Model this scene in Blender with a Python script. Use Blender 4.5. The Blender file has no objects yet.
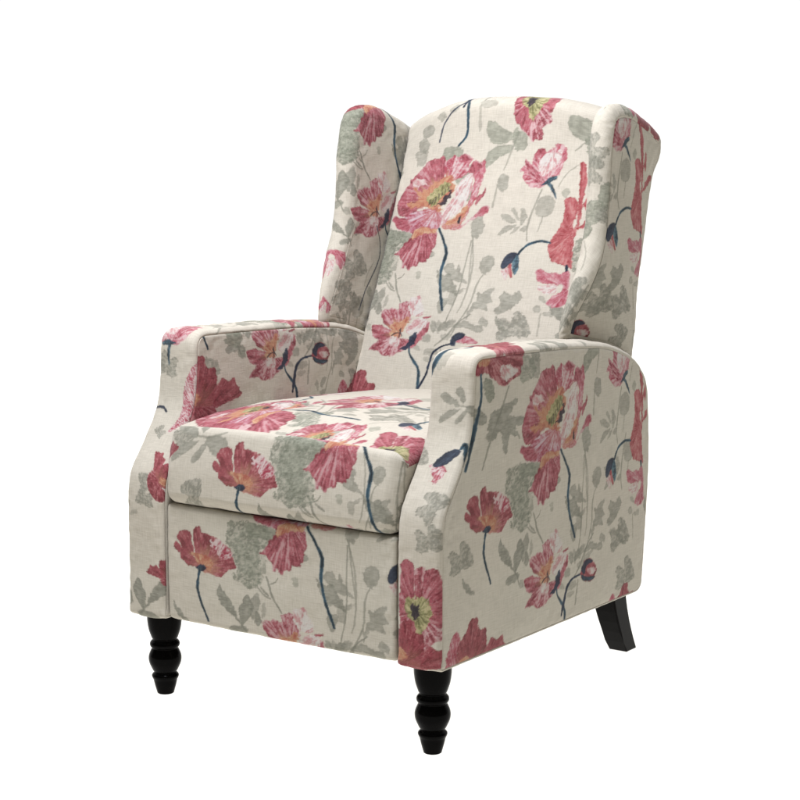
import numpy as np, math
R90 = math.pi/2

# ---------------------------------------------------------------- curves
def rounded(pts, n=24):
    """closed polygon [(a, b, radius)] -> dense closed loop with rounded corners"""
    out = []
    P = [np.array(p[:2], float) for p in pts]; N = len(P)
    for i, p in enumerate(pts):
        r = p[2] if len(p) > 2 else 0
        c = P[i]; a = P[i-1]; b = P[(i+1) % N]
        if r <= 0: out.append(c); continue
        u = (a-c); la = np.linalg.norm(u); u /= la
        v = (b-c); lb = np.linalg.norm(v); v /= lb
        d = min(r, .49*la, .49*lb)
        for k in range(n+1):
            t = k/n
            out.append((1-t)**2*(c+u*d) + 2*t*(1-t)*c + t*t*(c+v*d))
    return np.array(out)

def resample(L, n, closed=True):
    Q = np.vstack([L, L[:1]]) if closed else L
    d = np.r_[0, np.cumsum(np.linalg.norm(np.diff(Q, axis=0), axis=1))]
    s = np.linspace(0, d[-1], n+1 if closed else n)
    R = np.stack([np.interp(s, d, Q[:, k]) for k in range(Q.shape[1])], -1)
    return (R[:-1] if closed else R), d[-1]

def smooth_loop(L, it):
    for _ in range(it):
        L = (np.roll(L, 1, 0) + 2*L + np.roll(L, -1, 0))/4
    return L

def normals2(L):
    t = np.roll(L, -1, 0) - np.roll(L, 1, 0)
    t /= np.linalg.norm(t, axis=1)[:, None] + 1e-12
    area = .5*np.sum(L[:, 0]*np.roll(L[:, 1], -1) - np.roll(L[:, 0], -1)*L[:, 1])
    n = np.stack([t[:, 1], -t[:, 0]], -1)
    return n if area > 0 else -n

def coons(b, r, t, l):
    """b, t run left to right, l, r run bottom to top; grid [nv, nu, 2]"""
    nu, nv = len(b), len(l)
    u = np.linspace(0, 1, nu)[None, :, None]; v = np.linspace(0, 1, nv)[:, None, None]
    S = (1-v)*b[None] + v*t[None] + (1-u)*l[:, None] + u*r[:, None]
    B = (1-u)*(1-v)*b[0] + u*(1-v)*b[-1] + (1-u)*v*t[0] + u*v*t[-1]
    return S - B

class Patch:
    def __init__(self, P, UV, panel, closed=False, flip=False):
        self.P, self.UV, self.panel, self.closed, self.flip = P, UV, panel, closed, flip

def prism(loop, corners, w0, w1, r, place, panels, step=.0017, crown=0.0, bulge=0.004, rfun=None,
          groove=.0022, hide=(), coarse=.008, deform=None, start=None, sm=6, seamless=None, pleat=None):
    """upholstered slab: a band round the outline, rolled over at both edges, and two side panels.
    corners: 4 outline points bottom-left, bottom-right, top-right, top-left of the side panel
    place(a, b, w) -> xyz;  panels: names of the print cut for band, low side, high side"""
    L, per = resample(loop, max(24, int(round(np.sum(np.linalg.norm(np.diff(np.vstack([loop, loop[:1]]), axis=0), axis=1))/step))))
    L = smooth_loop(L, sm)
    if start is not None:
        L = np.roll(L, -int(np.argmin(np.sum((L-np.array(start))**2, 1))), 0)
    Nn = normals2(L)
    rr = np.full(len(L), r) if rfun is None else rfun(L)
    T = w1-w0
    st_b = step if 'band' not in hide else coarse
    na = max(5, int(math.pi/2*r/st_b)+2); nf = max(2, int((T-2*r)/st_b)+1)
    th = np.linspace(0, R90, na)
    cd = np.concatenate([1-np.sin(th), np.zeros(nf), 1-np.sin(th[::-1])])
    cw = np.concatenate([-1*(np.cos(th)), np.linspace(0, 1, nf+2)[1:-1]*0, np.cos(th[::-1])])
    side = np.concatenate([np.zeros(na), np.linspace(0, 1, nf+2)[1:-1], np.ones(na)])
    w = (w0 + rr[:, None]) + side[None]*(T-2*rr[:, None]) + cw[None]*rr[:, None]
    d = cd[None]*rr[:, None]
    gro = np.zeros_like(cd); gro[0] = 0 if seamless in ('low', 'both') else groove; gro[-1] = 0 if seamless == 'both' else groove; gro[1] = gro[0]*.35; gro[-2] = gro[-1]*.35
    d = d + gro[None]*.6
    w = w - np.sign(side-.5)[None]*gro[None]*.8
    x = (w-w0)/T
    d = d - crown*np.clip(1-(2*x-1)**2, 0, 1)
    if pleat:                                   # cloth gathered where the band turns the corner
        c, rad, wl, amp = pleat; q = np.sqrt(((L-np.array(c))**2).sum(1)); sarc = np.arange(len(L))*per/len(L)
        d = d + (amp*np.exp(-(q/rad)**2)*np.abs(np.sin(sarc*math.pi/wl + 1.2*np.sin(sarc*90))))[:, None]*(sst_(.25, .95, side+cw*.25)*(cd*.8+.2))[None]
    A = L[:, None, :] - Nn[:, None, :]*d[:, :, None]
    P = place(A[..., 0], A[..., 1], w)
    s = np.arange(len(L))*per/len(L)
    if start is None: s0 = 0
    arc = np.concatenate([[0], np.cumsum(np.hypot(np.diff(cd*np.mean(rr)), np.diff(w.mean(0))))])
    UV = np.stack(np.broadcast_arrays(arc[None]-arc[-1]/2, s[:, None]), -1)
    In = L - Nn*rr[:, None]
    if seamless == 'low':                       # the cloth of the low side runs on over the roll
        dd = np.hypot(np.diff(d, axis=1), np.diff(w, axis=1)); run = np.concatenate([np.zeros((len(L), 1)), np.cumsum(dd, 1)], 1)
        UV = In[:, None, :] + Nn[:, None, :]*run[:, :, None]
    out = [Patch(P, UV, panels[0], closed=True)]
    idx = [int(np.argmin(np.sum((L-np.array(c))**2, 1))) for c in corners]
    def seg(i, j):
        if orient: 
            k = np.arange(i, j+1 if j > i else j+len(L)+1) % len(L); return In[k]
        k = np.arange(j, i+1 if i > j else i+len(L)+1) % len(L); return In[k][::-1]
    area = .5*np.sum(L[:, 0]*np.roll(L[:, 1], -1) - np.roll(L[:, 0], -1)*L[:, 1]); orient = area > 0
    for q, (ww, sgn) in enumerate(((w0, -1), (w1, 1))):
        st = coarse if ('low', 'high')[q] in hide else step
        bw = np.linalg.norm(In[idx[1]]-In[idx[0]]); lh = np.linalg.norm(In[idx[3]]-In[idx[0]])
        nu, nv = max(6, int(bw/st)), max(6, int(lh/st))
        b = resample(seg(idx[0], idx[1]), nu, False)[0]; rgt = resample(seg(idx[1], idx[2]), nv, False)[0]
        t = resample(seg(idx[2], idx[3]), nu, False)[0][::-1]; l = resample(seg(idx[3], idx[0]), nv, False)[0][::-1]
        G = coons(b, rgt, t, l)
        u = np.linspace(0, 1, nu)[None, :]; v = np.linspace(0, 1, nv)[:, None]
        du = np.minimum(u, 1-u)*bw; dv = np.minimum(v, 1-v)*lh
        e = np.minimum(du, dv)
        f = 1-np.exp(-np.minimum(du, .08)/.02)*.0 
        gg = 0 if seamless == 'both' or (seamless == 'low' and q == 0) else groove
        so = 2 if gg == 0 else 1
        ht = bulge*((1-np.exp(-du/.05))*(1-np.exp(-dv/.05)))**so - gg*.8*np.exp(-e/.0016)
        W = ww + sgn*ht
        out.append(Patch(place(G[..., 0], G[..., 1], W), G.copy(), panels[1+q], flip=(q == 0)))
    return out

def grid_patch(fn, nu, nv, panel, flip=False):
    u = np.linspace(0, 1, nu)[None, :]; v = np.linspace(0, 1, nv)[:, None]
    u, v = np.broadcast_arrays(u, v)
    P, UV = fn(u, v)
    return Patch(P, UV, panel, flip=flip)

# ---------------------------------------------------------------- the chair, metres; front faces -y, floor z = 0
def place_x(sign=1):
    def f(a, b, w): return np.stack([sign*w, a, b], -1)
    return f

ARM_LOOP = rounded([(0, .158, .008), (0, .385, .03), (.006, .425, .02), (.058, .495, .05), (.088, .545, .04), (.096, .61, .03), (.098, .6815, .045),
                    (.20, .6795, .03), (.40, .672, .05), (.56, .658, .06), (.66, .626, .05), (.722, .575, .04), (.733, .45, .08), (.732, .37, .05), (.712, .158, .03)])
def arm(sign):
    return prism(ARM_LOOP, [(0, .158), (.712, .158), (.668, .622), (.098, .6815)], .262, .35, .009, place_x(sign),
                 ('arm_band' if sign > 0 else 'arm_band_far', 'arm_inner', 'arm_outer'), crown=.0035, bulge=.005, rfun=lambda L: .003 + .006*np.clip((L[:, 1]-.16)/.02, 0, 1), start=(.712, .158), hide=(('high',) if sign < 0 else ('low',)))

WING_LOOP = rounded([(.496, .660, .022), (.507, .705, .03), (.549, .785, .05), (.582, .850, .05), (.592, .93, .03), (.598, 1.02, .06), (.618, 1.093, .080),
                     (.70, 1.098, .06), (.80, 1.062, .03), (.854, 1.036, .032), (.848, 1.0, .018), (.806, .958, .02), (.789, .90, .04), (.712, .60, .01), (.615, .632, .03)])
def wing(sign):
    def pl(a, b, w):
        x = w - np.clip((a-.62)/.2, 0, 1)*.012*np.clip((w-.275)/.045, 0, 1) - .028*np.clip((w-.272)/.046, 0, 1)*sst_(.82, .665, b)*sst_(.66, .52, a) + .006*np.clip((w-.272)/.046, 0, 1)*sst_(.74, .66, b)*sst_(.60, .67, a)
        return np.stack([sign*x, a, b], -1)
    def rf(L):
        k = sst_(.61, .74, L[:, 0])*(1-sst_(.97, 1.03, L[:, 1]))
        return .0225*(1-k) + .010*k
    return prism(WING_LOOP, [(.501, .66), (.712, .60), (.854, 1.034), (.616, 1.093)], .272, .318, .0225, pl,
                 ('wing_inner' if sign < 0 else 'wing_roll', 'wing_inner', 'wing_outer'), crown=.002, bulge=.006, rfun=rf, start=(.712, .60), hide=(('high',) if sign < 0 else ('low',)), sm=10, seamless='low', pleat=((.635, 1.085), .045, .0135, .0022))

def sst_(a, b, x):
    t = np.clip((x-a)/(b-a), 0, 1); return t*t*(3-2*t)

def back_front(x, s):
    """front of the backrest: x across, s = 0..1 up"""
    z = .50 + s*.60
BACK_LOOP = rounded([(.555, .47, .03), (.60, .58, .1), (.70, .80, .1), (.770, 1.00, .06), (.792, 1.105, .036), (.845, 1.105, .036), (.835, .98, .05), (.71, .47, .03)])
def backrest():
    def pl(a, b, w):
        k = np.clip(np.abs(w)/.268, 0, 1)
        up = np.clip((b-.80)/.30, 0, 1)**2
        z = b + up*(.010 - .055*k**2.6)
        fr = np.clip((.80-a)/.12, 0, 1)*0 + 1
        cr = .040*(1-k**2.4)*np.clip((b-.40)/.3, 0, 1)
        lin = np.clip((.845-a-(1.105-b)*.0)/.20, 0, 1)
        y = a - cr*np.clip(1-np.clip((a-(.555+(b-.47)*.375))/.06, 0, 1), 0, 1) + .004
        return np.stack([w, y, z], -1)
    return prism(BACK_LOOP, [(.555, .47), (.71, .47), (.845, 1.105), (.792, 1.105)], -.268, .268, .012, pl,
                 ('back', 'plain', 'plain'), start=(.71, .47), hide=('low', 'high'), bulge=0)

SEAT_LOOP = rounded([(-.002, .378, .024), (.000, .45, .06), (.018, .515, .011), (.12, .528, .1), (.3, .530, .1), (.62, .512, .02), (.62, .40, .02), (.05, .378, .01)])
def seat():
    def pl(a, b, w):
        k = np.clip(np.abs(w)/.258, 0, 1)
        top = np.clip((b-.45)/.06, 0, 1)
        z = b + top*.022*(1-k**2.2)*np.clip((a+.03)/.14, 0, 1) - .002*0
        front = np.clip((.09-a)/.06, 0, 1)
        y = a - front*.010*(1-k**3)*np.clip((b-.37)/.03, 0, 1)
        return np.stack([w, y, z], -1)
    return prism(SEAT_LOOP, [(-.002, .378), (.62, .40), (.62, .512), (.018, .515)], -.2600, .2600, .026, pl,
                 ('seat', 'plain', 'plain'), start=(.62, .40), hide=('low', 'high'), bulge=.001, seamless='both')

FOOT_LOOP = rounded([(.005, .160, .010), (.003, .25, .02), (.005, .377, .010), (.05, .377, .008), (.05, .160, .008)])
def footrest():
    def pl(a, b, w):
        k = np.clip(np.abs(w)/.255, 0, 1)
        y = a - .006*(1-k**4)*np.clip((.05-a)/.03, 0, 1)
        return np.stack([w, y, b], -1)
    return prism(FOOT_LOOP, [(.005, .160), (.05, .160), (.05, .377), (.005, .377)], -.2565, .2565, .008, pl,
                 ('footrest', 'plain', 'plain'), start=(.05, .160), hide=('low', 'high'), bulge=0)

REAR_LOOP = rounded([(.64, .17, .01), (.64, .56, .01), (.706, .56, .01), (.726, .37, .02), (.706, .17, .01)])
def rear_panel():
    return prism(REAR_LOOP, [(.64, .17), (.706, .17), (.706, .56), (.64, .56)], -.2605, .2605, .008, lambda a, b, w: np.stack([w, a, b], -1),
                 ('back', 'plain', 'plain'), start=(.64, .17), hide=('low', 'high', 'band'), step=.005, bulge=0)
CAM = (0.6122932251141733, 0.14467501378607486, 1948.1730529715594, 2.1018717909023263, -2.6097764307827513, 1.075545059109756)
def all_parts():
    return {'arm_r': arm(1), 'arm_l': arm(-1), 'wing_r': wing(1), 'wing_l': wing(-1), 'backrest': backrest(), 'seat': seat(), 'footrest': footrest(), 'rear': rear_panel()}

# ---------------------------------------------------------------- the printed cloth: a hand-drawn repeat of poppies, buds and grey leaves
def lin(c):
    c = np.array(c, float)/255
    return np.where(c <= .04045, c/12.92, ((c+.055)/1.055)**2.4)
ALB = .48
def ink(*c): return lin(c)*ALB
CREAM = ink(240, 231, 212)
ROSE = [ink(148, 54, 66), ink(199, 106, 116), ink(238, 198, 196)]
DEEP = [ink(136, 46, 54), ink(180, 84, 92), ink(226, 160, 158)]
PINK = [ink(186, 72, 90), ink(216, 134, 144), ink(245, 222, 216)]
CORAL = [ink(172, 62, 68), ink(206, 110, 112), ink(234, 176, 168)]
PALE = [ink(222, 160, 160), ink(240, 220, 210), ink(247, 240, 230)]
LILAC = [ink(182, 76, 92), ink(210, 136, 150), ink(240, 220, 222)]
ORANGE = [ink(196, 110, 90), ink(220, 158, 122), ink(240, 206, 166)]
YELLOW = [ink(120, 116, 72), ink(188, 184, 128), ink(234, 218, 170)]
DARK = [ink(36, 32, 40), ink(70, 58, 66), ink(110, 86, 90)]
BLUE = [ink(38, 50, 58), ink(58, 88, 104), ink(122, 154, 164)]
NIGHT = [ink(30, 38, 56), ink(52, 62, 82), ink(74, 92, 112)]
GREY = [ink(144, 143, 126), ink(166, 164, 146), ink(190, 187, 170)]
SAGE = [ink(134, 138, 118), ink(158, 161, 140), ink(188, 189, 168)]

def hsh(ix, iy, seed):
    h = (ix.astype(np.int64)*374761393 + iy.astype(np.int64)*668265263 + seed*1442695041) & 0x7fffffff
    h = ((h ^ (h >> 13))*1274126177) & 0x7fffffff
    return ((h ^ (h >> 16)) & 0xffff)/65535.0
def noise(x, y, seed=0):
    ix, iy = np.floor(x), np.floor(y); fx, fy = x-ix, y-iy
    fx = fx*fx*(3-2*fx); fy = fy*fy*(3-2*fy)
    a, b, c, d = hsh(ix, iy, seed), hsh(ix+1, iy, seed), hsh(ix, iy+1, seed), hsh(ix+1, iy+1, seed)
    return (a*(1-fx)+b*fx)*(1-fy) + (c*(1-fx)+d*fx)*fy
def fbm(x, y, seed=0):
    return .55*noise(x, y, seed) + .3*noise(2.1*x+7, 2.1*y+3, seed+1) + .15*noise(4.3*x+1, 4.3*y+9, seed+2)
def sst(a, b, x):
    t = np.clip((x-a)/(b-a), 0, 1); return t*t*(3-2*t)

def closed_curve(P, n=5):
    P = np.array(P, float); out = []; N = len(P)
    for i in range(N):
        a, b, c, d = P[i-1], P[i], P[(i+1) % N], P[(i+2) % N]
        for t in np.arange(n)/n:
            out.append(.5*((2*b)+(c-a)*t+(2*a-5*b+4*c-d)*t*t+(3*b-a-3*c+d)*t**3))
    return np.array(out)
def open_curve(P, n=8):
    P = np.array(P, float); P = np.vstack([2*P[0]-P[1], P, 2*P[-1]-P[-2]]); out = []
    for i in range(1, len(P)-2):
        a, b, c, d = P[i-1:i+3]
        for t in np.arange(n)/n:
            out.append(.5*((2*b)+(c-a)*t+(2*a-5*b+4*c-d)*t*t+(3*b-a-3*c+d)*t**3))
    out.append(P[-2]); return np.array(out)
def sd_poly(p, L):
    A = L; B = np.roll(L, -1, 0)
    best = np.full(len(p), 1e9); ins = np.zeros(len(p), bool)
    for a, b in zip(A, B):
        e = b-a; w = p-a
        t = np.clip((w@e)/(e@e+1e-9), 0, 1)
        dd = w - t[:, None]*e; best = np.minimum(best, (dd*dd).sum(1))
        c = ((a[1] <= p[:, 1]) != (b[1] <= p[:, 1]))
        if c.any():
            xi = a[0] + (p[:, 1]-a[1])/(b[1]-a[1]+1e-12)*e[0]
            ins ^= c & (p[:, 0] < xi)
    return np.where(ins, -1, 1)*np.sqrt(best)
def sd_line(p, L):
    best = np.full(len(p), 1e9); par = np.zeros(len(p))
    n = len(L)-1
    for i in range(n):
        a, b = L[i], L[i+1]; e = b-a; w = p-a
        t = np.clip((w@e)/(e@e+1e-9), 0, 1)
        dd = w - t[:, None]*e; d = (dd*dd).sum(1)
        m = d < best; best = np.where(m, d, best); par = np.where(m, (i+t)/n, par)
    return np.sqrt(best), par

# motifs: px coordinates of a drawing sheet; frame (ox, oy, k) maps the numbers below to sheet px
class Motif:
    def __init__(self, c, M, rel): self.c, self.M, self.rel, self.el = np.array(c, float), np.array(M)/1000., np.array(rel), []
    def fr(self, ox, oy, k): self.f = (ox, oy, k); return self
    def _t(self, P): ox, oy, k = self.f; return np.array(P, float)*k + np.array([ox, oy])
    def petal(self, P, pal, base=None, tint=0.0, pale=.45, rough=1.0, lace=0.0):
        L = closed_curve(self._t(P)); b = self._t([base])[0] if base is not None else L.mean(0)
        self.el.append(('petal', L, pal, b, tint, pale, rough, lace)); return self
    def leaf(self, P, pal=None, a=.8, rough=1.1, holes=0.0):
        self.el.append(('leaf', closed_curve(self._t(P)), pal or GREY, a, rough, holes)); return self
    def stem(self, P, pal=None, w=1.3, a=1.0, taper=.25):
        self.el.append(('stem', open_curve(self._t(P)), pal or BLUE, w, a, taper)); return self

BK = [[2.3, .5], [.1, -2.07]]
A = Motif((435, 195), [[2.709, .523], [-.03, -2.178]], (0, 0)).fr(385, 145, .1375)
A.leaf([(20, 640), (120, 640), (200, 650), (190, 730), (110, 720), (30, 700)], SAGE, .7)
A.petal([(191, 618), (300, 590), (373, 618), (376, 691), (345, 782), (320, 830), (291, 850), (262, 850), (236, 882), (205, 890), (182, 918), (160, 890), (127, 900), (135, 865), (118, 845), (100, 815), (64, 809), (95, 780), (109, 764), (135, 740), (164, 709), (195, 660)], ROSE, (290, 590), .0, .5)
A.petal([(215, 620), (240, 580), (330, 575), (385, 600), (345, 640), (290, 640), (250, 665), (200, 690)], ORANGE, (300, 560), 0, .5)
A.petal([(180, 240), (205, 235), (230, 200), (290, 150), (310, 115), (345, 105), (400, 95), (440, 85), (445, 140), (440, 200), (440, 260), (380, 290), (320, 330), (240, 330), (190, 290)], ROSE, (400, 380), .5, .42)
A.petal([(185, 235), (175, 280), (130, 330), (105, 375), (95, 400), (80, 450), (85, 500), (110, 530), (190, 520), (250, 470), (330, 440), (320, 350), (260, 290), (210, 280)], ROSE, (370, 400), .45, .45)
A.petal([(200, 300), (215, 245), (290, 250), (310, 290), (260, 300), (225, 330)], PALE, (300, 330), 0, .4)
A.petal([(445, 130), (490, 95), (515, 82), (540, 95), (590, 75), (635, 115), (605, 150), (615, 185), (560, 240), (500, 260), (445, 290), (440, 200)], PINK, (430, 350), .5, .7)
A.petal([(590, 75), (632, 112), (600, 130), (560, 120), (545, 100)], ROSE, (570, 160), 0, .2)
A.petal([(620, 160), (645, 125), (680, 130), (712, 115), (718, 180), (690, 250), (670, 330), (645, 400), (600, 460), (560, 545), (500, 600), (430, 605), (425, 570), (480, 540), (560, 470), (600, 400), (630, 300), (640, 230)], PINK, (440, 600), .25, .55)
A.petal([(620, 160), (645, 125), (680, 130), (690, 160), (650, 220), (630, 240), (600, 215)], ROSE, (640, 260), 0, .2)
A.petal([(640, 425), (660, 370), (690, 340), (712, 302), (706, 345), (672, 400), (650, 425)], ROSE, (640, 440), 0, .2, .7)
A.petal([(470, 600), (560, 560), (640, 490), (690, 435), (722, 435), (725, 465), (665, 505), (600, 540), (530, 595)], PINK, (480, 600), .1, .6)
A.petal([(650, 480), (690, 435), (722, 435), (725, 465), (690, 480), (660, 500)], ROSE, (640, 500), 0, .1, .6)
A.petal([(625, 205), (632, 280), (590, 390), (540, 460), (470, 530), (412, 575), (398, 540), (430, 470), (500, 380), (520, 310), (560, 255)], PALE, (640, 200), 0, .9, .7)
A.petal([(440, 560), (500, 520), (560, 450), (590, 425), (580, 480), (540, 540), (480, 570)], ORANGE, (430, 580), 0, .4)
A.petal([(520, 550), (535, 510), (545, 515), (535, 560)], DARK, (530, 540), 0, .3, .5)
A.petal([(40, 560), (60, 530), (100, 540), (140, 532), (190, 500), (260, 480), (340, 455), (400, 480), (412, 540), (390, 605), (330, 600), (260, 600), (200, 640), (130, 635), (80, 615), (70, 590)], LILAC, (375, 470), .1, .6)
A.petal([(40, 560), (60, 530), (100, 540), (140, 535), (170, 560), (190, 600), (170, 635), (130, 635), (80, 615), (65, 590)], ROSE, (240, 560), .0, .25)
A.petal([(200, 310), (235, 320), (260, 345), (320, 320), (380, 270), (450, 230), (505, 235), (495, 280), (520, 300), (480, 350), (400, 450), (425, 460), (400, 490), (370, 480), (280, 450), (200, 465), (145, 430), (200, 425), (250, 410), (245, 360)], ORANGE, (330, 400), 0, .3, 1.6)
A.petal([(318, 425), (305, 390), (350, 345), (400, 305), (440, 278), (478, 290), (470, 335), (430, 370), (390, 412), (345, 445)], YELLOW, (390, 365), 0, .5, 1.8)
A.petal([(360, 440), (400, 425), (430, 385), (470, 345), (490, 330), (470, 390), (440, 425), (405, 440)], DARK, (420, 400), 0, .4, 1.8)
for q in ((330, 400, 322, 440), (355, 395, 345, 425), (372, 380, 366, 415), (395, 352, 392, 385), (415, 335, 414, 370), (440, 318, 437, 350), (460, 305, 458, 330)):
    A.stem([q[:2], ((q[0]+q[2])/2+3, (q[1]+q[3])/2), q[2:]], DARK, .45, .7)
A.fr(0, 0, 1).stem([(439.3, 228), (444, 240), (446.5, 252), (442.6, 268), (442.4, 285), (445.5, 306)], BLUE, 1.25)

B = Motif((398, 330), [[2.682, .61], [.213, -2.122]], (-.017, -.293)).fr(355, 290, .1125)
B.petal([(240, 250), (232, 200), (262, 165), (300, 170), (330, 155), (390, 165), (388, 125), (430, 110), (480, 103), (492, 180), (492, 260), (430, 320), (380, 350), (320, 340), (260, 300)], ROSE, (400, 380), .45, .65)
B.petal([(485, 95), (520, 58), (545, 65), (572, 48), (598, 95), (608, 150), (600, 215), (550, 240), (500, 225), (488, 150)], PALE, (500, 260), 0, .95, 1.5)
B.petal([(140, 360), (148, 320), (200, 308), (250, 315), (300, 340), (342, 390), (320, 430), (260, 445), (200, 440), (160, 410)], ROSE, (400, 380), .2, .5)
B.petal([(118, 525), (160, 488), (200, 470), (260, 480), (290, 520), (330, 560), (300, 582), (240, 578), (205, 540), (150, 542)], ROSE, (330, 470), 0, .3)
B.petal([(200, 462), (280, 430), (340, 420), (420, 430), (470, 440), (502, 480), (440, 530), (360, 572), (290, 585), (232, 572), (205, 520)], ROSE, (400, 400), 0, .75)
B.petal([(470, 310), (540, 268), (600, 243), (642, 268), (648, 320), (600, 372), (540, 395), (480, 402), (458, 360)], PALE, (650, 250), 0, .8)
B.petal([(646, 285), (652, 340), (612, 402), (560, 462), (500, 512), (430, 532), (418, 500), (490, 440), (540, 390), (602, 350)], ROSE, (560, 330), 0, .35)
B.petal([(600, 243), (662, 230), (668, 252), (620, 258)], ROSE, (600, 250), 0, .2)
B.petal([(325, 330), (345, 290), (400, 288), (470, 248), (495, 268), (455, 330), (430, 380), (385, 425), (325, 400)], ORANGE, (400, 400), 0, .5, 1.7)
B.petal([(300, 440), (350, 420), (400, 440), (390, 500), (330, 500)], PALE, (400, 400), 0, .8, 1.4)
for s in ([(330, 405), (365, 385), (400, 380)], [(392, 425), (405, 385), (412, 340)], [(420, 412), (412, 385), (398, 355)]): B.stem(s, DARK, .5, .9)
B.petal([(552, 380), (525, 470), (482, 512), (420, 535), (395, 522), (460, 482), (490, 420)], NIGHT, (480, 500), 0, .3)
B.stem([(480, 510), (483, 570), (520, 640), (545, 700), (540, 800), (500, 980), (420, 1060)], BLUE, .95)

C = Motif((548, 168), [[2.182, .329], [.125, -1.997]], (.252, .056)).fr(500, 130, .1375)
C.petal([(175, 275), (200, 300), (188, 330), (220, 372), (250, 408), (320, 412), (372, 372), (402, 332), (450, 322), (490, 252), (522, 160), (502, 100), (450, 92), (410, 130), (380, 150), (358, 128), (310, 132), (278, 180), (260, 235), (220, 198), (212, 242)], PINK, (380, 350), 0, .55)
C.petal([(330, 200), (372, 158), (430, 150), (485, 125), (472, 205), (430, 262), (380, 305), (338, 318), (312, 258)], PALE, (420, 130), 0, .95, .8)
C.petal([(215, 205), (250, 240), (300, 280), (330, 330), (350, 360), (300, 370), (240, 310)], ROSE, (340, 370), 0, .55)
C.petal([(280, 185), (310, 132), (358, 128), (365, 150), (320, 180), (300, 230)], ROSE, (330, 230), 0, .2)
C.petal([(330, 395), (378, 345), (442, 318), (438, 352), (402, 372), (432, 420), (452, 492), (434, 482), (400, 412), (370, 385)], BLUE, (390, 370), 0, .5, .7)

D = Motif((560, 235), [[2.101, .423], [.084, -2.049]], (.312, -.075)).fr(500, 130, .1375)
D.petal([(600, 238), (632, 238), (642, 330), (626, 430), (612, 500), (602, 580), (562, 732), (548, 722), (570, 620), (575, 520), (585, 400)], CORAL, (580, 650), 0, .35)
D.petal([(618, 512), (650, 458), (668, 465), (656, 540), (636, 582), (615, 560)], CORAL, (630, 560), 0, .3)
D.petal([(560, 722), (600, 680), (650, 640), (690, 608), (732, 622), (738, 655), (680, 672), (600, 712)], CORAL, (570, 720), 0, .3)
D.petal([(480, 498), (510, 488), (562, 500), (572, 560), (560, 622), (532, 700), (556, 742), (540, 790), (535, 827), (528, 927), (524, 1010), (500, 1000), (470, 997), (440, 975), (420, 972), (370, 947), (352, 847), (375, 790), (410, 745), (440, 700), (470, 620), (472, 555)], CORAL, (520, 760), .0, .45)
D.stem([(490, 990), (488, 1040)], NIGHT, 1.2)

D2 = Motif((550, 292), [[2.062, .506], [.091, -2.039]], (.317, -.192)).fr(500, 230, .1375)
D2.petal([(262, 330), (275, 290), (300, 278), (322, 290), (360, 310), (430, 318), (512, 308), (505, 400), (492, 480), (482, 540), (422, 566), (370, 562), (338, 530), (382, 480), (432, 460), (462, 420), (430, 400), (330, 392), (278, 372)], PINK, (500, 440), 0, .4)
D2.petal([(278, 400), (340, 405), (420, 400), (402, 450), (330, 472), (292, 445)], PALE, (420, 420), 0, .8, 1.6)

E_ = Motif((515, 262), [[2.242, .502], [.089, -2.057]], (.222, -.135)).fr(500, 230, .1375)
E_.stem([(375, 92), (340, 82), (290, 80), (220, 105), (175, 145), (145, 182)], BLUE, 1.0)
E_.petal([(72, 272), (95, 238), (108, 320), (100, 348), (84, 322)], CORAL, (90, 240), 0, .4, .7)
E_.petal([(28, 290), (70, 268), (82, 300), (60, 362), (38, 332)], PALE, (60, 270), 0, .7, .8)
E_.petal([(22, 282), (36, 220), (80, 170), (130, 158), (152, 180), (132, 222), (92, 242), (62, 272)], NIGHT, (140, 170), 0, .4, .5)
E_.petal([(105, 260), (112, 220), (140, 178), (158, 210), (152, 280), (126, 328), (110, 300)], BLUE, (140, 170), 0, .7, .5)

F_ = Motif((468, 335), [[2.327, .484], [.151, -2.082]], (.159, -.291)).fr(300, 240, .25)
F_.stem([(612, 412), (560, 430), (527, 455), (512, 500), (495, 545), (450, 615)], NIGHT, .95)
F_.petal([(620, 406), (650, 383), (690, 393), (712, 412), (660, 416)], PINK, (620, 405), 0, .5, .6)
F_.petal([(602, 402), (612, 384), (636, 370), (662, 377), (652, 393), (627, 404), (620, 424), (602, 422)], NIGHT, (610, 410), 0, .4, .5)

K = Motif((318, 365), [[3.2, -.07], [-.34, -1.98]], (.130, -.322)).fr(210, 310, .2)
K.stem([(512, 265), (460, 285), (430, 332), (420, 412), (415, 450)], NIGHT, .95)
K.petal([(512, 240), (530, 208), (560, 202), (590, 228), (603, 260), (588, 300), (550, 308), (518, 290)], DEEP, (560, 310), 0, .5)
K.petal([(512, 245), (530, 208), (560, 202), (580, 215), (545, 230), (530, 270)], NIGHT, (520, 260), 0, .2, .6)
K.petal([(518, 270), (545, 285), (592, 285), (585, 302), (550, 308), (520, 292)], BLUE, (530, 300), 0, .3, .5)
K.petal([(545, 250), (580, 240), (595, 262), (570, 280)], PALE, (560, 290), 0, .6, 1.4)

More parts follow.
